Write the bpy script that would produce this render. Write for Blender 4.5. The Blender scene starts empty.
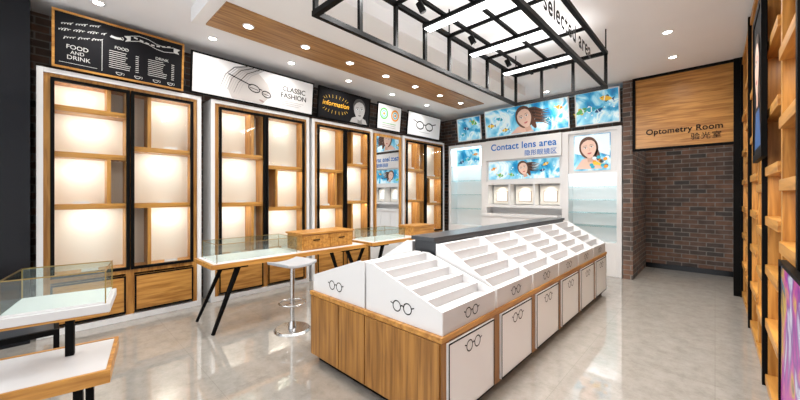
import bpy, bmesh, math, random
from mathutils import Vector
random.seed(4)
C=bpy.context.scene.collection
H=3.53
# ---------------------------------------------------------------- materials
def newmat(n):
    m=bpy.data.materials.new(n); m.use_nodes=True
    nt=m.node_tree; b=nt.nodes['Principled BSDF']; return m,nt,b
def mat(n,c,r=0.5,metal=0,em=0,emc=None,spec=0.5):
    m,nt,b=newmat(n)
    tc=nt.nodes.new('ShaderNodeTexCoord'); no=nt.nodes.new('ShaderNodeTexNoise'); no.inputs['Scale'].default_value=3
    nt.links.new(tc.outputs['Object'],no.inputs['Vector'])
    mx=nt.nodes.new('ShaderNodeMix'); mx.data_type='RGBA'
    mx.inputs[6].default_value=(*[x*0.96 for x in c],1); mx.inputs[7].default_value=(*c,1)
    nt.links.new(no.outputs['Fac'],mx.inputs[0]); nt.links.new(mx.outputs[2],b.inputs['Base Color'])
    b.inputs['Roughness'].default_value=r; b.inputs['Metallic'].default_value=metal; b.inputs['Specular IOR Level'].default_value=spec
    if em: b.inputs['Emission Color'].default_value=(*(emc or c),1); b.inputs['Emission Strength'].default_value=em
    return m
def wood(n,sc,a=(0.31,0.125,0.020),b2=(0.58,0.285,0.064),rough=0.35):
    m,nt,b=newmat(n)
    tc=nt.nodes.new('ShaderNodeTexCoord'); mp=nt.nodes.new('ShaderNodeMapping'); mp.inputs['Scale'].default_value=sc
    no=nt.nodes.new('ShaderNodeTexNoise'); no.inputs['Scale'].default_value=2.2; no.inputs['Detail'].default_value=9; no.inputs['Distortion'].default_value=0.5
    cr=nt.nodes.new('ShaderNodeValToRGB'); cr.color_ramp.elements[0].position=0.34; cr.color_ramp.elements[1].position=0.64
    cr.color_ramp.elements[0].color=(*a,1); cr.color_ramp.elements[1].color=(*b2,1)
    nt.links.new(tc.outputs['Object'],mp.inputs[0]); nt.links.new(mp.outputs[0],no.inputs['Vector'])
    nt.links.new(no.outputs['Fac'],cr.inputs[0]); nt.links.new(cr.outputs[0],b.inputs['Base Color'])
    b.inputs['Roughness'].default_value=rough
    return m
def brick(n,ax):
    m,nt,b=newmat(n)
    s=nt.nodes.new('ShaderNodeSeparateXYZ'); cb=nt.nodes.new('ShaderNodeCombineXYZ')
    g=nt.nodes.new('ShaderNodeNewGeometry'); nt.links.new(g.outputs['Position'],s.inputs[0])
    nt.links.new(s.outputs[ax],cb.inputs[0]); nt.links.new(s.outputs[2],cb.inputs[1])
    br=nt.nodes.new('ShaderNodeTexBrick'); br.inputs['Scale'].default_value=1.0
    br.inputs['Brick Width'].default_value=0.24; br.inputs['Row Height'].default_value=0.085; br.inputs['Mortar Size'].default_value=0.008
    br.inputs['Color1'].default_value=(0.18,0.095,0.062,1); br.inputs['Color2'].default_value=(0.055,0.050,0.048,1); br.inputs['Mortar'].default_value=(0.21,0.19,0.17,1)
    br.inputs['Bias'].default_value=0.0
    nt.links.new(cb.outputs[0],br.inputs['Vector'])
    no=nt.nodes.new('ShaderNodeTexNoise'); no.inputs['Scale'].default_value=7; nt.links.new(cb.outputs[0],no.inputs['Vector'])
    mx=nt.nodes.new('ShaderNodeMix'); mx.data_type='RGBA'; mx.blend_type='OVERLAY'; mx.inputs[0].default_value=0.6
    nt.links.new(br.outputs['Color'],mx.inputs[6]); nt.links.new(no.outputs['Fac'],mx.inputs[7]); nt.links.new(mx.outputs[2],b.inputs['Base Color'])
    bp=nt.nodes.new('ShaderNodeBump'); bp.inputs['Strength'].default_value=0.6; bp.inputs['Distance'].default_value=0.01; bp.invert=True
    nt.links.new(br.outputs['Fac'],bp.inputs['Height']); nt.links.new(bp.outputs[0],b.inputs['Normal'])
    b.inputs['Roughness'].default_value=0.8
    return m
def floormat():
    m,nt,b=newmat('polished_marble')
    g=nt.nodes.new('ShaderNodeNewGeometry')
    no=nt.nodes.new('ShaderNodeTexNoise'); no.inputs['Scale'].default_value=7; no.inputs['Detail'].default_value=12; no.inputs['Roughness'].default_value=0.82; no.inputs['Distortion'].default_value=0.1
    nt.links.new(g.outputs['Position'],no.inputs['Vector'])
    cr=nt.nodes.new('ShaderNodeValToRGB'); e=cr.color_ramp.elements
    e[0].position=0.3; e[0].color=(0.265,0.245,0.215,1); e[1].position=0.72; e[1].color=(0.43,0.405,0.37,1)
    x=e.new(0.5); x.color=(0.355,0.333,0.298,1)
    nt.links.new(no.outputs['Fac'],cr.inputs[0])
    br=nt.nodes.new('ShaderNodeTexBrick'); br.offset=0; br.inputs['Scale'].default_value=1; br.inputs['Brick Width'].default_value=0.9; br.inputs['Row Height'].default_value=0.9; br.inputs['Mortar Size'].default_value=0.002
    br.inputs['Color1'].default_value=(1,1,1,1); br.inputs['Color2'].default_value=(0.97,0.97,0.97,1); br.inputs['Mortar'].default_value=(0.8,0.79,0.77,1)
    nt.links.new(g.outputs['Position'],br.inputs['Vector'])
    mx=nt.nodes.new('ShaderNodeMix'); mx.data_type='RGBA'; mx.blend_type='MULTIPLY'; mx.inputs[0].default_value=1
    nt.links.new(cr.outputs[0],mx.inputs[6]); nt.links.new(br.outputs['Color'],mx.inputs[7]); nt.links.new(mx.outputs[2],b.inputs['Base Color'])
    b.inputs['Roughness'].default_value=0.015; b.inputs['Specular IOR Level'].default_value=1.0; b.inputs['IOR'].default_value=1.9
    return m
def glassmat(n,tint=(0.985,0.995,0.99),g=0.012):
    m=bpy.data.materials.new(n); m.use_nodes=True; nt=m.node_tree; nt.nodes.clear()
    o=nt.nodes.new('ShaderNodeOutputMaterial'); t=nt.nodes.new('ShaderNodeBsdfTransparent'); gl=nt.nodes.new('ShaderNodeBsdfGlossy'); mx=nt.nodes.new('ShaderNodeMixShader')
    t.inputs[0].default_value=(*tint,1); gl.inputs['Roughness'].default_value=0.02; mx.inputs[0].default_value=g
    nt.links.new(t.outputs[0],mx.inputs[1]); nt.links.new(gl.outputs[0],mx.inputs[2]); nt.links.new(mx.outputs[0],o.inputs[0]); return m
def artmat(n,cols,scale=2.5,em=0.5,dist=2.5,lo=0.3,hi=0.7):
    m,nt,b=newmat(n)
    tc=nt.nodes.new('ShaderNodeTexCoord'); no=nt.nodes.new('ShaderNodeTexNoise'); no.inputs['Scale'].default_value=scale; no.inputs['Distortion'].default_value=dist; no.inputs['Detail'].default_value=4
    nt.links.new(tc.outputs['Object'],no.inputs['Vector'])
    cr=nt.nodes.new('ShaderNodeValToRGB'); e=cr.color_ramp.elements
    n_=len(cols)
    for i,c in enumerate(cols):
        p=lo+(hi-lo)*i/(n_-1)
        if i==0: el=e[0]; el.position=p
        elif i==n_-1: el=e[-1]; el.position=p
        else: el=e.new(p)
        el.color=(*c,1)
    nt.links.new(no.outputs['Fac'],cr.inputs[0]); nt.links.new(cr.outputs[0],b.inputs['Base Color']); nt.links.new(cr.outputs[0],b.inputs['Emission Color'])
    b.inputs['Emission Strength'].default_value=em; b.inputs['Roughness'].default_value=0.3
    return m
WV=wood('oak_vertical_grain',(12,12,1.0)); WX=wood('oak_horizontal_grain',(1,12,12)); WY=wood('oak_lengthwise_grain',(12,1,12))
WD=wood('oak_end_panels',(12,12,0.8),(0.19,0.075,0.012),(0.41,0.19,0.040)); WB=wood('oak_ceiling_band',(14,0.8,14),(0.21,0.092,0.026),(0.43,0.225,0.074),0.45)
WHITE=mat('white_lacquer',(0.77,0.77,0.77),0.3); TRAYW=mat('tray_white',(0.60,0.60,0.605),0.4); WALLW=mat('white_paint',(0.80,0.80,0.80),0.6); CEIL=mat('ceiling_paint',(0.82,0.82,0.83),0.8)
CREAM=mat('cream_panel',(0.86,0.83,0.76),0.6); BLACK=mat('black_metal',(0.003,0.003,0.003),0.5,spec=0.08); INK=mat('black_ink',(0.006,0.006,0.006),0.6,spec=0.15)
GREYC=mat('grey_countertop',(0.04,0.044,0.05),0.3); DARK=mat('dark_pillar_cladding',(0.006,0.007,0.010),0.15,spec=0.3); CHROME=mat('brushed_chrome',(0.6,0.6,0.6),0.25,1)
SEAT=mat('pale_grey_leather',(0.40,0.41,0.43),0.4); CHALK=mat('chalkboard',(0.010,0.010,0.012),0.6,spec=0.12); CHW=mat('chalk_white',(0.62,0.62,0.60),0.7)
LED=mat('led_diffuser',(1,1,1),0.5,0,3.0); LAMP=mat('lamp_disc',(1,0.97,0.9),0.5,0,12)
LBOX=mat('lightbox_white',(0.76,0.76,0.76),0.4,0,0.12); BLUE=mat('blue_lettering',(0.0,0.13,0.45),0.5,0,0.15,spec=0.1)
ORANGE=mat('orange_print',(0.80,0.30,0.02),0.5,0,0.15); AMBER=mat('amber_chalk',(0.85,0.45,0.03),0.5,0,0.2); GREEN=mat('green_print',(0.12,0.45,0.12),0.5,0,0.1)
SKIN=mat('printed_skin',(0.72,0.50,0.40),0.5,0,0.15); SKINS=mat('printed_skin_shade',(0.60,0.37,0.28),0.5,0,0.12); SKING=mat('printed_grey_skin',(0.50,0.50,0.50),0.5,0,0.1); SKINGS=mat('printed_grey_shade',(0.22,0.22,0.22),0.5,0,0.05)
HAIR=mat('printed_dark_hair',(0.05,0.025,0.018),0.5); HAIR2=mat('printed_brown_hair',(0.14,0.06,0.035),0.5); HAIRG=mat('printed_grey_hair',(0.08,0.08,0.08),0.5)
LIP=mat('printed_lips',(0.60,0.12,0.13),0.5); GOLD=mat('brass_edge',(0.40,0.28,0.10),0.3,1); PGREY=mat('printed_light_grey',(0.46,0.46,0.46),0.5,0,0.05)
YEL=mat('printed_yellow',(0.80,0.50,0.04),0.5,0,0.15); PWHITE=mat('printed_white',(0.74,0.84,0.88),0.5,0,0.15); TEAL=mat('printed_teal',(0.02,0.38,0.52),0.5,0,0.12); DEEP=mat('printed_deep_blue',(0.01,0.07,0.22),0.5,0,0.1)
PALE=mat('printed_pale_skin',(0.60,0.57,0.55),0.5,0,0.08); ROSE=mat('printed_rose',(0.42,0.30,0.29),0.5)
GLASS=glassmat('clear_glass'); GLASSB=glassmat('case_glass',(0.93,0.97,0.96),0.07); GLASS2=glassmat('shelf_glass',(0.84,0.94,0.95),0.12)
BLUEART=artmat('blue_splash_print',[(0.005,0.06,0.22),(0.0,0.18,0.45),(0.02,0.34,0.60),(0.25,0.62,0.80),(0.75,0.88,0.93),(0.05,0.40,0.62)],1.9,0.2,1.6,0.28,0.70)
PURART=artmat('violet_brush_print',[(0.02,0.2,0.45),(0.5,0.5,0.6),(0.12,0.02,0.24),(0.40,0.03,0.3),(0.5,0.33,0.05),(0.02,0.02,0.1),(0.1,0.4,0.5)],1.3,0.03,2.5,0.34,0.66)
MIRROR=mat('mirror_silver',(0.85,0.88,0.9),0.02,1)
FLOOR=floormat(); BRX=brick('brick_facing_y',0); BRY=brick('brick_facing_x',1)
# ---------------------------------------------------------------- helpers
def thing(name,label,cat,loc,rz=0,tilt=0,group=None):
    e=bpy.data.objects.new(name,None); e.empty_display_size=0.1; C.objects.link(e)
    e.location=loc; e.rotation_euler=(tilt,0,math.radians(rz)); e['label']=label; e['category']=cat
    if group: e['group']=group
    return e
def mkobj(name,me,p,m,loc=(0,0,0)):
    o=bpy.data.objects.new(name,me); C.objects.link(o); o.location=loc
    if m is not None: me.materials.append(m)
    if p is not None: o.parent=p
    return o
def boxes(p,name,bl,m,bev=0,label=None):
    x0=min(b[0] for b in bl);x1=max(b[1] for b in bl);y0=min(b[2] for b in bl);y1=max(b[3] for b in bl);z0=min(b[4] for b in bl);z1=max(b[5] for b in bl)
    c=Vector(((x0+x1)/2,(y0+y1)/2,(z0+z1)/2))
    bm=bmesh.new()
    for b in bl:
        r=bmesh.ops.create_cube(bm,size=1)
        for v in r['verts']:
            v.co=Vector(((b[0]+b[1])/2+v.co.x*(b[1]-b[0]),(b[2]+b[3])/2+v.co.y*(b[3]-b[2]),(b[4]+b[5])/2+v.co.z*(b[5]-b[4])))-c
    me=bpy.data.meshes.new(name); bm.to_mesh(me); bm.free()
    o=mkobj(name,me,p,m,c)
    if bev:
        md=o.modifiers.new('b','BEVEL'); md.width=bev; md.segments=2
    if label: o['label']=label
    return o
def box(p,name,x0,x1,y0,y1,z0,z1,m,bev=0,label=None): return boxes(p,name,[(x0,x1,y0,y1,z0,z1)],m,bev,label)
def struct(o): o['kind']='structure'; return o
def cyl(p,name,c,r,h,m,r2=None,seg=24,bev=0):
    bm=bmesh.new(); bmesh.ops.create_cone(bm,cap_ends=True,segments=seg,radius1=r,radius2=r if r2 is None else r2,depth=h)
    me=bpy.data.meshes.new(name); bm.to_mesh(me); bm.free()
    o=mkobj(name,me,p,m,c)
    if bev: md=o.modifiers.new('b','BEVEL'); md.width=bev; md.segments=2
    return o
def beam(p,name,a,b,w,m,w2=None):
    a=Vector(a);b=Vector(b);d=b-a;L=d.length;w2=w2 or w
    bm=bmesh.new(); r=bmesh.ops.create_cube(bm,size=1)
    for v in r['verts']:
        ww=w if v.co.z<0 else w2
        v.co=Vector((v.co.x*ww,v.co.y*ww,v.co.z*L))
    bm.transform(d.to_track_quat('Z','Y').to_matrix().to_4x4())
    me=bpy.data.meshes.new(name); bm.to_mesh(me); bm.free()
    return mkobj(name,me,p,m,(a+b)/2)
def tube(p,name,pts,r,m,closed=False):
    cu=bpy.data.curves.new(name,'CURVE'); cu.dimensions='3D'; cu.bevel_depth=r; cu.bevel_resolution=3
    s=cu.splines.new('POLY'); s.points.add(len(pts)-1); s.use_cyclic_u=closed
    for i,q in enumerate(pts): s.points[i].co=(*q,1)
    o=bpy.data.objects.new('tmp',cu); C.objects.link(o)
    dg=bpy.context.evaluated_depsgraph_get(); me=bpy.data.meshes.new_from_object(o.evaluated_get(dg)); bpy.data.objects.remove(o)
    me.name=name; me.materials.clear(); return mkobj(name,me,p,m)
def extr(p,name,prof,y0,y1,m):
    n=len(prof); bm=bmesh.new()
    a=[bm.verts.new((x,y0,z)) for x,z in prof]; b=[bm.verts.new((x,y1,z)) for x,z in prof]
    bm.faces.new(a); bm.faces.new(b[::-1])
    for i in range(n): bm.faces.new((a[i],b[i],b[(i+1)%n],a[(i+1)%n]))
    bmesh.ops.recalc_face_normals(bm,faces=bm.faces)
    me=bpy.data.meshes.new(name); bm.to_mesh(me); bm.free()
    return mkobj(name,me,p,m)
def text(p,s,c,size,m,R=(1,0,0),N=(0,-1,0),ext=0.001,align='CENTER',bold=0,name='lettering',sx=1.0,shear=0,space=1.0):
    cu=bpy.data.curves.new('t','FONT'); cu.body=s; cu.size=size; cu.extrude=ext; cu.align_x=align; cu.align_y='CENTER'; cu.offset=bold; cu.shear=shear; cu.space_character=space
    o=bpy.data.objects.new('tmp',cu); C.objects.link(o)
    dg=bpy.context.evaluated_depsgraph_get(); me=bpy.data.meshes.new_from_object(o.evaluated_get(dg)); bpy.data.objects.remove(o)
    R=Vector(R);N=Vector(N)
    for v in me.vertices:
        v.co=R*v.co.x*sx+Vector((0,0,1))*v.co.y+N*(v.co.z)
    me.materials.clear(); me.name=name
    return mkobj(name,me,p,m,c)
class Art:
    def __init__(s): s.p=[]; s.m=[]
    def poly(s,pts,m,l=0):
        if m not in s.m: s.m.append(m)
        s.p.append((pts,s.m.index(m),l)); return s
    def ell(s,cx,cz,rx,rz,m,l=0,a0=0,a1=360,rot=0,seg=28):
        pts=[]
        for i in range(seg if a1-a0>=360 else seg+1):
            t=math.radians(a0+(a1-a0)*i/seg); x=rx*math.cos(t); z=rz*math.sin(t)
            pts.append((cx+x*math.cos(rot)-z*math.sin(rot),cz+x*math.sin(rot)+z*math.cos(rot)))
        return s.poly(pts,m,l)
    def arc(s,cx,cz,r,w,m,l=0,a0=0,a1=360,seg=28):
        for i in range(seg):
            t0=math.radians(a0+(a1-a0)*i/seg);t1=math.radians(a0+(a1-a0)*(i+1)/seg)
            s.poly([(cx+r*math.cos(t0),cz+r*math.sin(t0)),(cx+r*math.cos(t1),cz+r*math.sin(t1)),(cx+(r-w)*math.cos(t1),cz+(r-w)*math.sin(t1)),(cx+(r-w)*math.cos(t0),cz+(r-w)*math.sin(t0))],m,l)
        return s
    def ring(s,cx,cz,rx,rz,w,m,l=0,ro=0.0,seg=26):
        def f(t): return (cx+rx*math.cos(t)*math.cos(ro)-rz*math.sin(t)*math.sin(ro),cz+rx*math.cos(t)*math.sin(ro)+rz*math.sin(t)*math.cos(ro))
        for i in range(seg): s.line(*f(2*math.pi*i/seg),*f(2*math.pi*(i+1)/seg),w,m,l)
        return s
    def line(s,x0,z0,x1,z1,w,m,l=0,w2=None):
        w2=w if w2 is None else w2
        d=math.hypot(x1-x0,z1-z0); nx=-(z1-z0)/d; nz=(x1-x0)/d
        return s.poly([(x0+nx*w/2,z0+nz*w/2),(x1+nx*w2/2,z1+nz*w2/2),(x1-nx*w2/2,z1-nz*w2/2),(x0-nx*w/2,z0-nz*w/2)],m,l)
    def wave(s,pts,w,m,l=0):
        for i in range(len(pts)-1):
            k0=1-i/(len(pts)-1); k1=1-(i+1)/(len(pts)-1)
            s.line(*pts[i],*pts[i+1],w*k0+0.003,m,l,w*k1+0.003)
        return s
    def rect(s,x0,x1,z0,z1,m,l=0): return s.poly([(x0,z0),(x1,z0),(x1,z1),(x0,z1)],m,l)
    def face(s,cx,cz,r,skin,hair,l=1,tilt=0.0,long=True,lip=LIP,shade=SKINS,hair2=HAIR2):
        def T(x,z): return (cx+x*r*math.cos(tilt)-z*r*math.sin(tilt),cz+x*r*math.sin(tilt)+z*r*math.cos(tilt))
        def E(x,z,a,b,m,ll,a0=0,a1=360,ro=0): q=T(x,z); s.ell(q[0],q[1],a*r,b*r,m,l+ll,a0,a1,rot=tilt+ro)
        if long:
            E(0,0.02,0.82,1.05,hair,0); E(0.55,-0.5,0.25,0.9,hair,0,ro=0.15)
        s.poly([T(-0.27,-1.35),T(0.30,-1.35),T(0.24,-0.5),T(-0.24,-0.5)],shade,l+1)
        E(0,0.25,0.76,0.84,hair,0)
        egg=[]
        for i in range(32):
            t=2*math.pi*i/32; z=math.sin(t); x=math.cos(t)*(0.66-0.20*max(0,-z)**1.5)
            egg.append(T(x,z*0.95-0.02))
        s.poly(egg,skin,l+2)
        s.poly([T(-0.72,0.25),T(-0.60,0.75),T(-0.2,1.02),T(0.3,1.02),T(0.65,0.7),T(0.74,0.2),T(0.60,0.45),T(0.35,0.70),T(0.0,0.78),T(-0.35,0.66),T(-0.6,0.4)],hair,l+3)
        for sx in(-1,1):
            E(sx*0.27,0.07,0.15,0.055,PWHITE,3); E(sx*0.27,0.075,0.06,0.058,hair,4); 
            s.line(*T(sx*0.12,0.11),*T(sx*0.43,0.13),0.03*r,hair,l+5)
            s.line(*T(sx*0.12,0.25),*T(sx*0.44,0.28),0.045*r,hair2,l+3,0.02*r)
        s.line(*T(0.03,0.02),*T(0.09,-0.24),0.02*r,shade,l+3,0.05*r); s.line(*T(-0.05,-0.27),*T(0.1,-0.27),0.03*r,shade,l+3)
        E(0,-0.50,0.19,0.055,lip,3); E(0,-0.54,0.15,0.06,lip,4); s.line(*T(-0.17,-0.50),*T(0.17,-0.50),0.015*r,shade,l+5)
        return s
    def fish(s,cx,cz,r,m,m2,l=1,rot=0,flip=1):
        def T(x,z): x*=flip; return (cx+x*r*math.cos(rot)-z*r*math.sin(rot),cz+x*r*math.sin(rot)+z*r*math.cos(rot))
        s.poly([T(1.0,0),T(0.6,0.32),T(0.1,0.42),T(-0.5,0.22),T(-0.75,0.06),T(-0.75,-0.06),T(-0.5,-0.22),T(0.1,-0.42),T(0.6,-0.32)],m,l)
        s.poly([T(-0.68,0),T(-1.15,0.38),T(-1.0,0),T(-1.15,-0.38)],m2,l)
        s.poly([T(0.3,0.38),T(-0.1,0.62),T(-0.35,0.28)],m2,l); s.poly([T(0.25,-0.38),T(-0.1,-0.58),T(-0.3,-0.3)],m2,l)
        s.poly([T(0.35,0.38),T(0.22,0.40),T(0.18,-0.40),T(0.32,-0.38)],PWHITE,l+1)
        q=T(0.65,0.08); s.ell(q[0],q[1],0.07*r,0.07*r,HAIR,l+2,seg=10)
        return s
    def build(s,p,name,y=-0.0,R=(1,0,0),N=(0,-1,0),c=(0,0,0)):
        bm=bmesh.new(); R=Vector(R);N=Vector(N)
        for pts,mi,l in s.p:
            f=bm.faces.new([bm.verts.new(R*x+Vector((0,0,z))+N*(0.002+l*0.0012-y)) for x,z in pts]); f.material_index=mi
        me=bpy.data.meshes.new(name); bm.to_mesh(me); bm.free()
        for m in s.m: me.materials.append(m)
        return mkobj(name,me,p,None,c)
def specs(p,c,r,R,N,m=INK,name='spectacles_logo'):
    a=Art(); w=r*0.19
    for sx in(-1,1):
        a.arc(sx*r*1.25,0,r,w,m,0,seg=20); a.line(sx*r*2.2,r*0.25,sx*r*2.75,r*0.45,w,m)
    a.arc(0,-0.02*r,r*0.42,w,m,0,20,160,8)
    return a.build(p,name,0,R,N,c)
def light(p,name,typ,loc,e,col=(1,1,1),size=0.1,rot=(0,0,0),spot=None,blend=0.6,sy=None):
    L=bpy.data.lights.new(name,typ); L.energy=e; L.color=col
    if typ=='AREA':
        L.size=size
        if sy: L.shape='RECTANGLE'; L.size_y=sy
    else: L.shadow_soft_size=size
    if spot: L.spot_size=math.radians(spot); L.spot_blend=blend
    o=bpy.data.objects.new(name,L); C.objects.link(o); o.location=loc; o.rotation_euler=rot
    if p is not None: o.parent=p
    return o
# ---------------------------------------------------------------- room shell
XL=-5.47; XR=0.56; YB=7.47; YC=8.6; YS=-2.4
def S(name,*a): return struct(box(None,name,*a))
S('floor',XL-0.1,XR+0.1,YS,YC+0.1,-0.1,0,FLOOR)
S('ceiling',XL-0.1,XR+0.1,YS,YC+0.1,H,H+0.1,CEIL)
S('wall_left',XL-0.1,XL,YS,YB+0.1,0,H,BRY)
S('wall_back',XL,-1.2,YB,YB+0.1,0,H,BRX)
S('wall_partition',-1.2,-1.05,7.08,YC,0,H,BRY)
S('wall_partition_end',-1.2,-1.05,7.06,7.08,0,H,BRX)
S('wall_corridor',-1.2,XR,YC,YC+0.1,0,H,BRX)
S('wall_right',XR,XR+0.1,YS,YC+0.1,0,H,WALLW)
struct(boxes(None,'trim_2',[(-4.12,-2.6,1.05,6.18,3.37,H)],WALLW))
struct(boxes(None,'trim_3',[(-4.03,-3.42,1.17,6.09,3.355,3.372)],WB))
struct(boxes(None,'trim_4',[(0.20,0.30,7.00,7.12,0,H),(-1.05,-1.01,7.02,7.08,2.26,H),(-1.01,0.20,7.02,7.08,2.26,2.30),(-1.01,0.20,7.02,7.08,H-0.04,H)],BLACK))
struct(box(None,'baseboard_corridor',-1.05,0.5,YC-0.02,YC,0,0.1,DARK))
struct(box(None,'pillar_trim',XL,-5.02,-1.3,-0.14,0,H,DARK))
struct(boxes(None,'window_1',[(XL,XR,YS,YS+0.06,0,0.1),(XL,XR,YS,YS+0.06,3.2,H)]+[(x,x+0.06,YS,YS+0.06,0.1,3.2) for x in(-5.47,-3.5,-1.5,0.5)],BLACK))
sg=thing('wooden_sign_panel','oak wall panel lettered Optometry Room over a brick passage','sign',(-0.405,7.05,2.3))
box(sg,'panel',-0.605,0.605,0.0,0.1,0,H-2.34,WX)
text(sg,'Optometry Room',(0.02,-0.008,0.265),0.13,INK,bold=0.0015,ext=0.003,space=1.04,sx=0.96)
text(sg,'验光室',(0.30,-0.008,0.125),0.115,INK,bold=0.0,space=1.15)
# ---------------------------------------------------------------- wall cabinets
def cabinet(y0,y1,rows,label,flip=0):
    W=y1-y0; p=thing('display_cabinet',label,'cabinet',(-5.1,(y0+y1)/2,0),90,group='oak wall display cabinets'); h=W/2; D=0.34; T=2.84
    boxes(p,'surround',[(-h,-h+0.05,-0.02,D,0,T),(h-0.05,h,-0.02,D,0,T),(-h+0.05,h-0.05,-0.02,D,T-0.05,T),(-h+0.05,h-0.05,-0.02,D,0,0.07)],WHITE,0.003)
    a=h-0.05
    boxes(p,'carcass',[(-a,-a+0.05,0,D,0.07,T-0.05),(a-0.05,a,0,D,0.07,T-0.05),(-0.04,0.04,0,D,0.07,T-0.05),(-a+0.05,-0.04,0,D,T-0.11,T-0.05),(0.04,a-0.05,0,D,T-0.11,T-0.05),
       (-a+0.05,-0.04,0,D,0.56,0.64),(0.04,a-0.05,0,D,0.56,0.64)],WV)
    box(p,'back_panel',-a+0.05,a-0.05,D-0.10,D-0.005,0.64,T-0.11,CREAM)
    for bi,(bx0,bx1) in enumerate([(-a+0.05,-0.04),(0.04,a-0.05)]):
        zs=[0.64]+rows[bi]+[T-0.11]
        for z in rows[bi]: box(p,'shelf',bx0,bx1,0.0,D-0.10,z-0.03,z+0.03,WX,0.002)
        for i in range(len(zs)-1):
            zt=zs[i+1]-(0.032 if i<len(zs)-2 else 0); zb=zs[i]+(0.03 if i else 0)
            cxm=(bx0+bx1)/2
            if (i+bi+flip)%2==0:
                vx=bx1-0.15 if bi==0 else bx0+0.15
                box(p,'partition',vx-0.018,vx+0.018,0.0,D-0.10,zb,zt,WV)
                cxm+= -0.07 if bi==0 else 0.07
            light(p,'niche_strip','AREA',(cxm,0.07,zt-0.008),0.75,(1,0.95,0.87),0.42,(math.radians(25),0,0),sy=0.05)
            light(p,'niche_lamp','SPOT',(cxm,D-0.19,zt-0.012),1.7,(1,0.95,0.86),0.03,(math.radians(4),0,0),140,1.0)
            box(p,'shelf_tag',cxm-0.07,cxm+0.07,0.02,0.03,zb+0.002,zb+0.032,WHITE)
        # frames leave the outer oak border visible and meet at the centre
        d0=bx0-(0.0 if bi==0 else 0.035); d1=bx1+(0.035 if bi==0 else 0.0)
        dz0=0.61; dz1=T-0.095; w=0.032
        d=boxes(p,'sliding_door',[(d0,d0+w,-0.045,-0.005,dz0,dz1),(d1-w,d1,-0.045,-0.005,dz0,dz1),(d0+w,d1-w,-0.045,-0.005,dz0,dz0+w),(d0+w,d1-w,-0.045,-0.005,dz1-w,dz1)],BLACK,label='black framed glass sliding door')
        c=d.location
        box(d,'glass_pane',d0+w-c.x,d1-w-c.x,-0.024-c.y,-0.02-c.y,dz0+w-c.z,dz1-w-c.z,GLASS)
        q=box(p,'drawer',bx0+0.0,bx1-0.0,-0.03,-0.004,0.10,0.54,WX,0.003)
        c=q.location; fw=0.018
        boxes(q,'drawer_border',[(bx0-c.x,bx0+fw-c.x,-0.036-c.y,-0.03-c.y,0.1-c.z,0.54-c.z),(bx1-fw-c.x,bx1-c.x,-0.036-c.y,-0.03-c.y,0.1-c.z,0.54-c.z),(bx0+fw-c.x,bx1-fw-c.x,-0.036-c.y,-0.03-c.y,0.1-c.z,0.118-c.z),(bx0+fw-c.x,bx1-fw-c.x,-0.036-c.y,-0.03-c.y,0.522-c.z,0.54-c.z)],BLACK)
    return p
cl='tall oak cabinet with black framed glass doors, lit empty niches'
cabinet(-0.10,1.42,[[1.37,1.94,2.44],[1.37,2.06]],'tall oak cabinet, staggered shelves behind black framed glass doors',1)
cabinet(1.54,3.08,[[1.36,2.08],[1.28,1.94]],cl)
cabinet(3.14,4.54,[[1.28,1.94],[1.36,2.08]],cl,1)
cabinet(5.46,7.02,[[1.36,2.08],[1.28,1.94]],cl)
mr=thing('wall_mirror','tall mirror in oak and white frame between cabinets','mirror',(-5.1,5.0,0),90)
box(mr,'mounting_panel',-0.42,0.42,0.03,0.36,0,2.84,WHITE)
boxes(mr,'frame',[(-0.40,-0.35,-0.02,0.03,0.6,2.78),(0.35,0.40,-0.02,0.03,0.6,2.78),(-0.35,0.35,-0.02,0.03,0.6,0.65),(-0.35,0.35,-0.02,0.03,2.73,2.78)],WV)
box(mr,'mirror_glass',-0.35,0.35,0.0,0.028,0.65,2.73,MIRROR)
# ---------------------------------------------------------------- posters
def poster(name,label,wall,a0,a1,z0,z1,base,tilt=0.10,frame=BLACK,fw=0.02,cat='poster',off=0.0):
    if wall=='L': loc=(-5.06+off,(a0+a1)/2,z0); rz=90
    elif wall=='B': loc=((a0+a1)/2,7.09-off,z0); rz=0
    else: loc=(0.285-off,(a0+a1)/2,z0); rz=-90
    p=thing(name,label,cat,loc,rz,tilt); w=(a1-a0)/2; h=z1-z0
    box(p,'board',-w+fw,w-fw,0.0,0.02,fw,h-fw,base)
    boxes(p,'frame',[(-w,-w+fw,-0.008,0.022,0,h),(w-fw,w,-0.008,0.022,0,h),(-w+fw,w-fw,-0.008,0.022,0,fw),(-w+fw,w-fw,-0.008,0.022,h-fw,h)],frame)
    return p,w,h
p,w,h=poster('chalkboard_sign','framed black chalkboard menu leaning above the oak cabinet','L',0.01,1.20,2.86,3.46,CHALK,frame=WX,fw=0.022)
text(p,'FOOD',(-0.40,-0.003,0.235),0.062,CHW); text(p,'AND',(-0.40,-0.003,0.18),0.05,CHW); text(p,'DRINK',(-0.39,-0.003,0.125),0.062,CHW)
text(p,'FOOD',(-0.03,-0.003,0.345),0.045,CHW); text(p,'DRINK',(0.36,-0.003,0.335),0.045,CHW)
a=Art()
for row,(zz,x0,x1) in enumerate(((0.495,-0.53,-0.22),(0.43,-0.55,-0.17),(0.355,-0.51,-0.20))):
    n=150; cyc=14 if row!=1 else 17; pts=[]
    for i in range(n+1):
        u=i/n; t=u*cyc*2*math.pi; k=int(u*cyc)
        amp=(0.007,0.007,0.015,0.007,0.012)[(k*3+row)%5]
        pts.append((x0+(x1-x0)*u+0.008*math.sin(t)+0.5*amp*math.cos(t),zz+0.07*u-0.035+amp*math.cos(t)))
    for i in range(n): 
        if int(i/n*cyc)%5!=4: a.line(*pts[i],*pts[i+1],0.0035,CHW)
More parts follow.
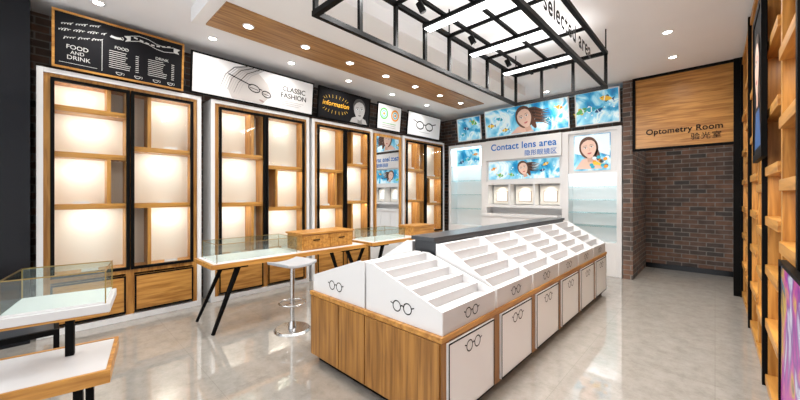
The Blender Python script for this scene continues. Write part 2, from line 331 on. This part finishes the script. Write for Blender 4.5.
rb=[(0.05,0.49),(0.13,0.515),(0.22,0.505),(0.30,0.475),(0.38,0.465),(0.48,0.485)]
for i in range(len(rb)-1):
    (x0,z0),(x1,z1)=rb[i],rb[i+1]
    a.poly([(x0,z0-0.033),(x1,z1-0.033),(x1,z1+0.033),(x0,z0+0.033)],CHW,0); a.poly([(x0,z0-0.026),(x1,z1-0.026),(x1,z1+0.026),(x0,z0+0.026)],CHALK,1)
for k in range(7): a.line(0.08+k*0.055,0.50-0.02*math.sin((k-1)*0.7),0.115+k*0.055,0.50-0.02*math.sin((k-0.5)*0.7),0.016,CHW,2)
a.poly([(0.05,0.46),(0.0,0.44),(0.02,0.475),(-0.01,0.50),(0.05,0.52)],CHW,0); a.poly([(0.48,0.455),(0.54,0.45),(0.52,0.48),(0.55,0.51),(0.48,0.515)],CHW,0)
a.ell(-0.08,0.455,0.055,0.012,CHW,0); a.ell(-0.08,0.475,0.045,0.035,CHW,1,180,360); a.ell(-0.08,0.475,0.045,0.010,CHALK,2); a.arc(-0.03,0.462,0.018,0.006,CHW,1,-90,90,8)
for col in range(2):
    for k in range(9):
        L=0.14+0.06*random.random(); x=-0.14+col*0.36
        a.line(x,0.300-k*0.023,x+L,0.300-k*0.023,0.006,CHW); a.line(x+0.24,0.300-k*0.023,x+0.27,0.300-k*0.023,0.007,CHW)
for cx in(-0.05,0.12,0.30,0.45):
    a.arc(cx,0.07,0.03,0.006,CHW,0,180,360,10); a.line(cx-0.03,0.07,cx+0.03,0.07,0.005,CHW); a.arc(cx+0.035,0.06,0.014,0.004,CHW,0,-90,90,8)
a.line(-0.20,0.05,-0.20,0.40,0.004,CHW); a.line(-0.54,0.065,-0.24,0.065,0.004,CHW)
a.build(p,'chalk_drawing')
p,w,h=poster('lightbox_sign','white lightbox lettered CLASSIC FASHION with eyewear picture','L',1.28,3.13,2.87,3.42,LBOX)
text(p,'CLASSIC',(0.56,-0.003,0.34),0.11,INK,bold=0.001); text(p,'FASHION',(0.56,-0.003,0.235),0.11,INK,bold=0.001)
for k in range(3): box(p,'caption_line',0.36,0.74-0.04*k,-0.003,-0.001,0.145-k*0.03,0.151-k*0.03,PGREY)
a=Art()
a.poly([(-0.40,0.03),(0.04,0.03),(0.12,0.12),(0.10,0.18),(0.17,0.22),(0.12,0.34),(-0.02,0.46),(-0.26,0.50),(-0.42,0.36),(-0.46,0.15)],PALE,0)
for k in range(9):
    x=-0.36+0.03*k; a.wave([(x+0.16,0.525),(x-0.02,0.47-0.008*k),(x-0.14,0.34-0.012*k),(x-0.20,0.16-0.008*k)],0.013,(HAIRG,PGREY,PGREY)[k%3],2)
a.line(-0.46,0.36,-0.14,0.27,0.014,INK,3); a.line(-0.02,0.245,0.03,0.235,0.014,INK,3)
a.ring(-0.09,0.235,0.085,0.05,0.014,INK,3,-0.25); a.ring(0.10,0.185,0.07,0.043,0.014,INK,3,-0.25)
a.line(-0.15,0.24,-0.03,0.22,0.009,HAIR,2); a.line(0.05,0.19,0.15,0.17,0.009,HAIR,2); a.ell(0.03,0.075,0.04,0.013,ROSE,2,rot=-0.3)
a.build(p,'printed_eyewear')
p,w,h=poster('blackboard_poster','black poster, orange starburst lettered information and smiling child','L',3.22,4.42,2.87,3.42,CHALK)
text(p,'information',(-0.22,-0.006,0.285),0.125,AMBER,shear=0.15)
a=Art()
for k in range(9):
    t=math.radians(25+130*k/8); a.line(-0.22+0.26*math.cos(t),0.33+0.06*math.sin(t),-0.22+0.30*math.cos(t),0.33+0.12*math.sin(t),0.006,YEL)
for k in range(9):
    t=math.radians(205+130*k/8); a.line(-0.22+0.26*math.cos(t),0.22+0.05*math.sin(t),-0.22+0.30*math.cos(t),0.22+0.11*math.sin(t),0.006,YEL)
a.poly([(0.12,0.03),(0.54,0.03),(0.50,0.11),(0.40,0.15),(0.26,0.15),(0.16,0.11)],PGREY,0); a.face(0.33,0.28,0.20,SKING,HAIRG,1,0.1,False,SKINGS,SKINGS,HAIRG)
a.build(p,'printed_child')
p,w,h=poster('circle_poster','white poster with coloured circle emblems','L',4.62,5.34,2.87,3.42,LBOX)
a=Art()
for cx,cz,m in((-0.17,0.34,GREEN),(0.16,0.34,ORANGE)):
    a.arc(cx,cz,0.12,0.035,m,0); a.arc(cx,cz,0.07,0.02,TEAL,1); a.ell(cx,cz,0.03,0.03,ORANGE,1)
for k in range(3): a.line(-0.2,0.15-k*0.04,0.2,0.15-k*0.04,0.012,GREEN if k==0 else PGREY)
a.build(p,'printed_circles')
p,w,h=poster('spectacles_poster','white poster with black rimmed spectacles','L',5.54,6.78,2.87,3.42,LBOX)
a=Art()
for sx in(-1,1):
    a.ring(sx*0.17,0.27,0.13,0.085,0.028,INK,0); a.line(sx*0.28,0.33,sx*0.42,0.37,0.02,INK)
a.line(-0.05,0.30,0.05,0.30,0.022,INK,0); a.line(-0.2,0.12,0.2,0.12,0.012,PGREY); a.build(p,'printed_spectacles')
def splash(a,w,h,n=7,r0=0.05,skip=None):
    for k in range(n):
        cx=-w*0.85+1.7*w*(k+random.random()*0.8)/n; cz=h*(0.18+0.6*random.random()); 
        if skip and skip[0]<cx<skip[1]: continue
        m,m2=random.choice([(ORANGE,YEL),(YEL,DEEP),(TEAL,PWHITE),(DEEP,TEAL),(GREEN,YEL)])
        a.fish(cx,cz,r0*(0.8+0.5*random.random()),m,m2,1,random.uniform(-0.5,0.5),random.choice((-1,1)))
    for k in range(n*2): 
        rr=0.006+0.012*random.random(); a.ell(-w*0.9+1.8*w*random.random(),h*(0.12+0.75*random.random()),rr,rr,PWHITE,1,seg=10)
p,w,h=poster('blue_banner','small blue water splash banner above the lens wall','B',-4.70,-4.04,2.83,3.40,BLUEART,0.12,WHITE)
a=Art(); splash(a,w,h,3,0.09); a.build(p,'printed_fish')
p,w,h=poster('portrait_banner','wide blue banner with long haired woman and fish','B',-3.93,-2.09,2.83,3.46,BLUEART,0.12,WHITE)
a=Art(); splash(a,w,h,9,0.09,(-0.3,0.5)); a.poly([(-0.30,0.03),(0.22,0.03),(0.14,0.12),(0.0,0.2),(-0.14,0.16)],SKIN,2)
for k in range(9): a.wave([(0.05,0.50-0.02*k),(0.25,0.52-0.035*k),(0.42,0.44-0.03*k),(0.58,0.46-0.045*k)],0.06,HAIR if k%2 else HAIR2,1)
a.face(0.02,0.35,0.23,SKIN,HAIR2,3,0.3); a.build(p,'printed_portrait')
p,w,h=poster('blue_banner','blue banner with colourful fish above the lens wall','B',-1.98,-1.24,2.83,3.46,BLUEART,0.12,WHITE)
a=Art(); splash(a,w,h,4,0.10); a.build(p,'printed_fish')
# ---------------------------------------------------------------- contact lens wall
lw=thing('lens_display_wall','white built-in lens display wall with lit niches, glass shelves','display unit',(-3.1,7.1,0))
ox=3.1
def lx(x): return x+ox
box(lw,'back_board',lx(-5.0),lx(-1.22),0.30,0.35,0,2.76,WHITE)
boxes(lw,'casing',[(lx(-5.0),lx(-4.93),0,0.3,0,2.76),(lx(-4.06),lx(-3.92),0,0.3,0,2.76),(lx(-2.24),lx(-2.12),0,0.3,0,2.76),(lx(-1.30),lx(-1.22),0,0.3,0,2.76),
  (lx(-4.93),lx(-4.06),0,0.3,2.68,2.76),(lx(-2.12),lx(-1.30),0,0.3,2.70,2.76),(lx(-4.93),lx(-4.06),0,0.3,0,0.75),(lx(-2.12),lx(-1.30),0,0.3,0,0.62)],WHITE,0.004)
box(lw,'header_panel',lx(-3.92),lx(-2.24),-0.03,0.3,2.30,2.76,WHITE,0.004)
box(lw,'middle_panel',lx(-3.92),lx(-2.24),0.05,0.3,1.80,2.30,WHITE)
boxes(lw,'niche_frame',[(lx(-3.92),lx(-2.24),0.0,0.3,1.74,1.80),(lx(-3.92),lx(-2.24),0.0,0.3,1.22,1.28)]+[(lx(x)-0.02,lx(x)+0.02,0.0,0.3,1.28,1.74) for x in(-3.90,-3.36,-2.80,-2.26)],WHITE)
for x in(-3.63,-3.08,-2.53):
    box(lw,'niche_panel',lx(x)-0.22,lx(x)+0.22,0.22,0.24,1.30,1.70,CREAM,label='lit cream niche panel')
    light(lw,'niche_lamp','SPOT',(lx(x),0.1,1.72),2.2,(1,0.92,0.78),0.03,(math.radians(10),0,0),130,0.8)
    c=box(lw,'niche_card',lx(x)-0.13,lx(x)+0.13,0.20,0.215,1.36,1.58,PWHITE); box(c,'card_border',-0.14,0.14,0.001,0.006,-0.12,0.12,WX)
box(lw,'counter',lx(-3.92),lx(-2.24),-0.25,0.3,1.02,1.08,WHITE,0.004)
box(lw,'base_cabinet',lx(-3.92),lx(-2.24),-0.22,0.3,0,1.02,WHITE,0.004)
for x in(-3.5,-3.08,-2.66): box(lw,'base_door',lx(x)-0.2,lx(x)+0.2,-0.235,-0.22,0.1,0.98,WALLW,0.003)
for z in(1.15,1.5,1.85,2.2): box(lw,'glass_shelf',lx(-4.93),lx(-4.06),0.02,0.29,z,z+0.015,GLASS2)
for z in(0.9,1.15,1.4,1.65): box(lw,'glass_shelf',lx(-2.12),lx(-1.30),0.0,0.29,z,z+0.015,GLASS2)
for x in(-4.5,-1.71): light(lw,'shelf_light','AREA',(lx(x),0.15,2.66),9,(0.92,0.97,1),0.6,sy=0.1)
box(lw,'poster_panel',lx(-2.12),lx(-1.30),0.03,0.05,1.92,2.70,WHITE)
text(lw,'Contact lens area',(lx(-3.06),-0.033,2.585),0.205,BLUE,bold=0.0025,ext=0.002,space=1.05,sx=0.94)
text(lw,'隐形眼镜区',(lx(-2.66),-0.033,2.40),0.13,BLUE,ext=0.002,bold=0.0,space=1.08)
def sub(name,label,x0,x1,z0,z1,y):
    p=thing(name,label,'poster',((x0+x1)/2,y,z0)); w=(x1-x0)/2
    box(p,'board',-w,w,0,0.012,0,z1-z0,BLUEART); return p,w,z1-z0
p,w,h=sub('portrait_banner','wide blue banner with woman and fish under the lens lettering',-3.88,-2.30,1.86,2.27,7.135)
a=Art(); splash(a,w,h,8,0.07,(-0.2,0.4))
for k in range(6): a.wave([(0.08,0.32-0.02*k),(0.25,0.34-0.035*k),(0.40,0.30-0.03*k)],0.05,HAIR if k%2 else HAIR2,1)
a.face(0.04,0.23,0.15,SKIN,HAIR2,3,0.3); a.build(p,'printed_portrait')
p,w,h=sub('blue_poster','blue fish poster standing on a glass shelf',-4.82,-4.16,2.23,2.64,7.2); a=Art(); splash(a,w,h,3,0.08); a.build(p,'printed_fish')
p,w,h=sub('portrait_poster','blue portrait poster of woman holding bouquet',-2.02,-1.40,1.97,2.66,7.115)
a=Art(); a.poly([(-w+0.01,0.34),(-0.1,0.28),(0.12,0.34),(w-0.01,0.26),(w-0.01,h-0.01),(-w+0.01,h-0.01)],PWHITE,0)
a.poly([(-0.29,0.03),(0.18,0.03),(0.10,0.18),(-0.02,0.26),(-0.16,0.22)],SKIN,1); a.face(-0.05,0.43,0.20,SKIN,HAIR2,2,0.15)
for k in range(18): a.ell(-0.02+0.28*random.random(),0.05+0.2*random.random(),0.035,0.03,random.choice([YEL,ORANGE,TEAL,PWHITE,DEEP]),9+k%4)
a.build(p,'printed_portrait')
# ---------------------------------------------------------------- island
cx,cy=-1.94,3.75
isl=thing('display_island','long oak island counter with white doors bearing spectacle emblems','counter',(cx,cy,0))
X=0.73;Y=2.11;ZT=0.63
box(isl,'plinth',-X+0.05,X-0.05,-Y+0.05,Y-0.05,0,0.06,BLACK)
box(isl,'body',-X,X,-Y,Y,0.06,ZT-0.035,WD)
box(isl,'top_board',-X-0.01,X+0.01,-Y-0.01,Y+0.01,ZT-0.035,ZT,WY,0.003)
for a0,a1 in((-X+0.01,-0.31),(-0.30,0.02),(0.03,X-0.01)): box(isl,'end_panel',a0,a1,-Y-0.012,-Y,0.07,ZT-0.04,WD,0.002)
for k in range(6): box(isl,'side_panel',-X-0.012,-X,-Y+0.02+k*0.70,-Y+0.70+k*0.70,0.07,ZT-0.045,WD,0.004)
for k in range(6):
    y0=-Y+0.05+k*0.7; y1=y0+0.585
    d=box(isl,'cabinet_door',X,X+0.018,y0,y1,0.08,ZT-0.05,WHITE,0.002,label='white door with black border and spectacles emblem')
    a=Art(); hw=(y1-y0)/2; hz=(ZT-0.13)/2; b=0.012
    a.rect(-hw,hw,-hz,-hz+b,INK).rect(-hw,hw,hz-b,hz,INK).rect(-hw,-hw+b,-hz+b,hz-b,INK).rect(hw-b,hw,-hz+b,hz-b,INK)
    a.build(d,'door_border',0,(0,1,0),(1,0,0),(0.009,0,0))
    specs(d,(0.009,0,0.165),0.04,(0,1,0),(1,0,0))
sp=thing('island_divider','dark grey capped divider running along the island middle','divider',(cx,cy,ZT))
box(sp,'spine',-0.12,0.12,-Y+0.74,Y-0.02,0,0.455,GREYC)
box(sp,'spine_cap',-0.135,0.135,-Y+0.70,Y,0.455,0.49,GREYC,0.003)
def tray(y0,y1,side,ztop,xb,label):
    p=thing('stepped_display_tray',label,'display tray',(cx,(y0+y1)/2,ZT),group='white stepped trays on the island')
    W=(y1-y0)/2; xf=X-0.005; zl=0.145; n=5; zt=ztop-ZT; t=0.010
    z=zl-0.03; x=xf-0.014
    d=(x-xb-0.05)/n; r=(zt-z)/n
    prof=[(xf,0),(xf,zl),(x,zl),(x,z)]
    for i in range(n):
        x2=x-d; prof.append((x2,z)); z2=z+r
        if i<n-1:
            lip=0.022; prof.append((x2,z2+lip)); prof.append((x2-0.010,z2+lip)); prof.append((x2-0.010,z2)); x=x2-0.010; z=z2; d=(x-xb-0.05)/(n-1-i)
        else: prof.append((x2,z2+0.022))
    zt2=prof[-1][1]
    prof+= [(xb,zt2),(xb,0)]
    extr(p,'stepped_body',[(side*a,b) for a,b in prof],-W+t,W-t,TRAYW)
    ch=[(xf,0),(xf,zl),(xf-0.03,zl+0.008),(xb+0.07,zt2+0.004),(xb,zt2+0.004),(xb,0)]
    for s in(-1,1): extr(p,'side_panel',[(side*a,b) for a,b in ch],-W if s<0 else W-t,-W+t if s<0 else W,WHITE)
    specs(p,(side*(xf),0,0.075),0.036,(0,side,0),(side,0,0))
    specs(p,(side*(xf-0.34),-W,0.10),0.040,(1,0,0),(0,-1,0))
    return p
tl='empty white stepped tray with spectacles emblem on the oak island'
for k in range(6):
    y0=cy-Y+0.02+k*0.7; y1=y0+0.675
    zt=0.96 if k==0 else 1.04
    lb='lower empty white stepped tray at the end of the island' if k==0 else tl
    tray(y0,y1,1,zt,0.01 if k==0 else 0.14,lb)
    tray(y0,y1,-1,zt,0.01 if k==0 else 0.14,lb)
# ---------------------------------------------------------------- hanging truss
fx0,fx1,fy0,fy1,fz0,fz1=-2.13,-0.95,1.31,4.70,2.80,3.26
fr=thing('ceiling_light_frame','black truss light frame lettered Self selected area over island','ceiling light',((fx0+fx1)/2,(fy0+fy1)/2,fz0))
W=(fx1-fx0)/2;L=(fy1-fy0)/2;hh=fz1-fz0;t=0.040
def rect(z): return [(-W,-W+t,-L,L,z,z+t),(W-t,W,-L,L,z,z+t),(-W+t,W-t,-L,-L+t,z,z+t),(-W+t,W-t,L-t,L,z,z+t)]
boxes(fr,'lower_ring',rect(0),BLACK); boxes(fr,'upper_ring',rect(hh-t),BLACK)
ys=[-L+t/2+i*(2*L-t)/8 for i in range(9)]
for sx in(-1,1):
    for y in (ys if sx<0 else [ys[0],ys[8]]):
        x=sx*(W-t/2); box(fr,'upright',x-t/2+0.004,x+t/2-0.004,y-t/2+0.004,y+t/2-0.004,t,hh-t,BLACK)
for x in(-0.2,0.2):
    box(fr,'upright',x-0.016,x+0.016,L-t+0.004,L-0.004,t,hh-t,BLACK)
for y in (ys[2],ys[4],ys[6]):
    box(fr,'cross_bar',-W+t,W-t,y-t/2+0.008,y+t/2-0.008,hh-t+0.004,hh-0.004,BLACK)
for x in(-0.32,0.0): box(fr,'long_rail',x-0.016,x+0.016,-L+t,L-t,hh-t-0.03,hh-t,BLACK)
for x in(-W+t/2,W-t/2):
    for y in(ys[0],ys[-1],0): cyl(fr,'suspension_rod',(x,y,(hh+H-fz0)/2),0.008,H-fz0-hh,BLACK,seg=8)
for i in range(4):
    y=ys[2*i+1]
    bx=boxes(fr,'led_housing',[(-W+0.04,W-0.26,y-0.065,y+0.065,0.345,0.380)],BLACK)
    box(bx,'led_panel',-0.43,0.43,-0.045,0.045,-0.026,-0.0175,LED)
    light(fr,'led_glow','AREA',(-0.11,y,0.325),22,(1,0.98,0.96),0.83,sy=0.08)
    light(fr,'added_ceiling_fill','AREA',(-0.11,y,0.47),4,(1,0.99,0.97),0.83,(math.pi,0,0),sy=0.13)  # added upward fill that brightens the ceiling, not part of the LED fixture
for i in(2,4,6):
    s=cyl(fr,'spotlight',(-0.32,ys[i]+0.06,0.335),0.03,0.09,BLACK,seg=16); s.rotation_euler=(0.4,-0.3,0)
text(fr,'Self selected area',(W+0.003,0.02,t+0.155),0.228,BLACK,(0,1,0),(1,0,0),ext=0.001,bold=0.003,sx=0.98,space=1.10)
# ---------------------------------------------------------------- downlights
def down(x,y,z,e,label):
    p=thing('downlight',label,'light',(x,y,z),group='recessed ceiling downlights')
    bm=bmesh.new(); n=24
    prof=[(0.062,0),(0.058,-0.008),(0.045,-0.008),(0.042,-0.001)]
    vs=[[bm.verts.new((r*math.cos(2*math.pi*i/n),r*math.sin(2*math.pi*i/n),zz)) for r,zz in prof] for i in range(n)]
    for i in range(n):
        for j in range(3): bm.faces.new((vs[i][j],vs[(i+1)%n][j],vs[(i+1)%n][j+1],vs[i][j+1]))
    me=bpy.data.meshes.new('trim_ring'); bm.to_mesh(me); bm.free(); mkobj('trim_ring',me,p,WHITE)
    cyl(p,'lens',(0,0,-0.003),0.043,0.004,LAMP)
    light(p,'downlight_lamp','SPOT',(0,0,-0.02),e,(1,0.97,0.93),0.05,(0,0,0),155,1.0)
for y in(1.5,2.2,2.9,3.6,4.3,5.0,5.7): down(-3.72,y,3.355,20,'small round downlight in the oak ceiling band')
for y in(-1.2,0.35,1.45,2.55,3.65,4.75,5.85): down(-4.72,y,H,25,'small round recessed downlight in white ceiling')
for x,y in((-0.43,5.29),(-0.45,6.3),(-0.4,4.2),(-0.4,3.0),(-0.4,1.6),(-2.4,6.7),(-1.5,5.4),(-2.2,0.4),(-3.4,-0.6),(-1.0,-0.8)): down(x,y,H,28,'small round recessed downlight in white ceiling')
down(-0.4,7.75,H,38,'small round recessed downlight in the brick passage')
# ---------------------------------------------------------------- tables
def table(name,label,x,y,L,W):
    p=thing(name,label,'table',(x,y,0),90); l=L/2;w=W/2
    box(p,'tabletop',-l,l,-w,w,0.70,0.75,WX,0.004); box(p,'inlay',-l+0.03,l-0.03,-w+0.03,w-0.03,0.75,0.754,WHITE)
    for sx in(-1,1):
        box(p,'apron',sx*(l-0.24)-0.16,sx*(l-0.24)+0.16,-w+0.05,w-0.05,0.675,0.70,BLACK)
        for sy in(-1,1):
            beam(p,'leg',(sx*(l-0.02),sy*(w-0.03),0.0),(sx*(l-0.30),sy*(w-0.09),0.68),0.028,BLACK,0.045)
    return p
def glasscase(x,y,z,L,W,h,rz,label):
    p=thing('glass_display_case',label,'display case',(x,y,z),rz); l=L/2;w=W/2;t=0.005
    box(p,'tray',-l,l,-w,w,0,0.012,WHITE)
    boxes(p,'glass_box',[(-l,l,-w,-w+t,0.012,h),(-l,l,w-t,w,0.012,h),(-l,-l+t,-w+t,w-t,0.012,h),(l-t,l,-w+t,w-t,0.012,h),(-l,l,-w,w,h,h+t)],GLASSB)
    e=0.006
    bl=[]
    for sx in(-l,l):
        for sy in(-w,w): bl.append((sx-e/2,sx+e/2,sy-e/2,sy+e/2,0,h+t))
    for sy in(-w,w): bl.append((-l,l,sy-e/2,sy+e/2,h,h+e))
    for sx in(-l,l): bl.append((sx-e/2,sx+e/2,-w,w,h,h+e))
    boxes(p,'edge_trim',bl,GOLD)
    return p
table('service_table','oak service table with black splayed legs beside the cabinets',-4.17,2.25,2.15,0.62)
glasscase(-4.17,1.72,0.754,0.95,0.5,0.20,90,'clear glass case with thin brass edges on oak table')
ob=thing('wooden_drawer_box','small oak drawer box standing on the table','box',(-4.15,2.72,0.754),90)
box(ob,'body',-0.42,0.42,-0.18,0.22,0,0.21,WX,0.003); box(ob,'lid',-0.44,0.44,-0.2,0.24,0.21,0.235,WX,0.003)
for s in(-1,1):
    d=box(ob,'drawer',s*0.21-0.19,s*0.21+0.19,-0.192,-0.18,0.02,0.195,WY,0.002); box(d,'handle',-0.05,0.05,-0.02,-0.006,0.02,0.032,BLACK)
table('service_table','oak service table with black splayed legs near the mirror',-4.17,4.35,1.8,0.62)
glasscase(-4.17,3.9,0.754,0.7,0.5,0.17,90,'small glass case on the oak table near mirror')
ob=thing('wooden_drawer_box','low oak drawer box on the table near mirror','box',(-4.15,4.85,0.754),90)
box(ob,'body',-0.3,0.3,-0.18,0.2,0,0.16,WX,0.003); box(ob,'lid',-0.31,0.31,-0.19,0.21,0.16,0.18,WX,0.003)
def stool(x,y,label,rz=20):
    s=thing('bar_stool',label,'stool',(x,y,0),rz)
    cyl(s,'base',(0,0,0.012),0.20,0.024,CHROME,0.18,40,0.004); cyl(s,'pole',(0,0,0.37),0.025,0.70,CHROME)
    cyl(s,'collar',(0,0,0.06),0.045,0.08,CHROME,0.028)
    up=[];dn=[]
    for i in range(13):
        u=-1+2*i/12; up.append((0.20*u,0.745+0.025*abs(u)**2.5)); dn.append((0.195*u,0.715+0.022*abs(u)**2.5))
    o=extr(s,'seat',up+dn[::-1],-0.18,0.18,SEAT); md=o.modifiers.new('b','BEVEL'); md.width=0.008; md.segments=3; md.limit_method='ANGLE'
    tube(s,'footrest',[(0.14*math.cos(t)+0.0,0.14*math.sin(t),0.30) for t in [2*math.pi*i/24 for i in range(24)]],0.009,CHROME,True)
    beam(s,'footrest_strut',(-0.14,0,0.30),(0.14,0,0.30),0.012,CHROME)
stool(-3.42,1.86,'pale grey saddle bar stool on chrome pedestal by the table',100)
# ---------------------------------------------------------------- near display stand
st=thing('tiered_display_table','two tier display table, white tops, oak edge, black posts','display table',(-2.84,-0.05,0),-10)
def tier(p,name,x0,x1,y0,y1,z):
    q=boxes(p,name,[(x0,x1,y0,y0+0.02,z-0.07,z+0.004),(x0,x1,y1-0.02,y1,z-0.07,z+0.004),(x0,x0+0.02,y0+0.02,y1-0.02,z-0.07,z+0.004),(x1-0.02,x1,y0+0.02,y1-0.02,z-0.07,z+0.004),(x0+0.02,x1-0.02,y0+0.02,y1-0.02,z-0.07,z-0.012)],WY)
    c=q.location; box(q,'white_top',x0+0.02-c.x,x1-0.02-c.x,y0+0.02-c.y,y1-0.02-c.y,z-0.012-c.z,z-c.z,TRAYW)
tier(st,'lower_shelf',-0.28,0.28,-1.0,0.34,0.50)
box(st,'upper_shelf',-0.26,0.16,-0.13,0.33,0.80,0.85,TRAYW,0.004)
box(st,'upper_shelf_underside',-0.25,0.15,-0.12,0.32,0.785,0.80,WY)
box(st,'post',-0.12,-0.08,0.10,0.14,0.504,0.785,BLACK)
for x in(-0.2,0.22):
    for y in(-0.9,0.2): box(st,'leg',x-0.02,x+0.02,y-0.02,y+0.02,0.0,0.43,BLACK)
boxes(st,'base_frame',[(-0.18,0.20,0.18,0.22,0.02,0.05),(-0.18,0.20,-0.92,-0.88,0.02,0.05)],BLACK)
glasscase(-2.875,0.055,0.851,0.38,0.42,0.19,-10,'clear glass case with brass edges on the tiered table')
lb=thing('low_black_stand','low black metal stand near the dark pillar','stand',(-4.1,-0.35,0))
boxes(lb,'frame',[(-0.4,0.4,-0.5,-0.47,0.42,0.46),(-0.4,0.4,0.37,0.4,0.42,0.46),(-0.4,-0.37,-0.47,0.37,0.42,0.46),(0.37,0.4,-0.47,0.37,0.42,0.46)],BLACK)
box(lb,'top',-0.37,0.37,-0.47,0.37,0.43,0.455,GREYC)
for x in(-0.385,0.385):
    for y in(-0.485,0.385): box(lb,'leg',x-0.015,x+0.015,y-0.015,y+0.015,0,0.42,BLACK)
# ---------------------------------------------------------------- right shelving
rs=thing('wall_shelf_unit','tall oak shelving with black uprights and open compartments','shelf',(0.3,3.9,0),-90)
RL=3.1
box(rs,'back_panel',-RL,RL,0.225,0.255,0,H-0.02,WD)
xs=[-RL+i*(2*RL)/8 for i in range(9)]
for i,x in enumerate(xs):
    box(rs,'upright',x-0.03,x+0.03,0.0,0.225,0,H-0.02,WV)
    if i%2==0: box(rs,'edge_strip',x-0.024,x+0.024,-0.03,0.0,0,H-0.02,BLACK)
for i in range(8):
    zz=[0.06,0.42,0.80,1.18,1.56,1.94,2.36,2.9,3.44] if i%2 else [0.06,0.50,0.92,1.30,1.68,2.10,2.6,3.44]
    for k,z in enumerate(zz):
        box(rs,'shelf_board',xs[i]+0.03,xs[i+1]-0.03,-0.015,0.225,z-0.035,z+0.035,WX,0.003)
        if k and k%2==0: light(rs,'shelf_light','AREA',((xs[i]+xs[i+1])/2,0.12,z-0.045),0.8,(1,0.87,0.7),0.4,sy=0.06)  # fill lights added between the boards to brighten this shelving
box(rs,'plinth',-RL+0.03,RL-0.03,0.03,0.2,0,0.03,BLACK)
p,w,h=poster('fashion_poster','dark framed portrait poster hung on the oak shelving','R',3.55,4.30,1.78,3.0,CHALK,0,BLACK,0.06,off=0.035)
a=Art(); a.poly([(-0.25,0.1),(0.25,0.1),(0.15,0.4),(-0.15,0.4)],DEEP,0); a.face(0,0.75,0.24,SKIN,HAIR,1); a.build(p,'printed_portrait')
p,w,h=poster('abstract_poster','multicoloured abstract brushstroke poster on the shelving','R',1.7,2.65,0.30,1.16,PURART,0,BLACK,0.02,off=0.035)
# ---------------------------------------------------------------- light, world, camera
wd=bpy.data.worlds.new('world'); bpy.context.scene.world=wd; wd.use_nodes=True
bg=wd.node_tree.nodes['Background']; bg.inputs[0].default_value=(0.95,0.97,1,1); bg.inputs[1].default_value=1.6
sc=bpy.context.scene
sc.view_settings.view_transform='Standard'; sc.view_settings.look='None'; sc.view_settings.exposure=0.75
cam=bpy.data.cameras.new('camera'); co=bpy.data.objects.new('camera',cam); C.objects.link(co)
co.location=(0,0,1.5); co.rotation_euler=(math.radians(90),0,math.radians(43.5))
cam.sensor_width=36; cam.lens=14.94; cam.shift_y=-5/800; cam.clip_start=0.03
sc.camera=co
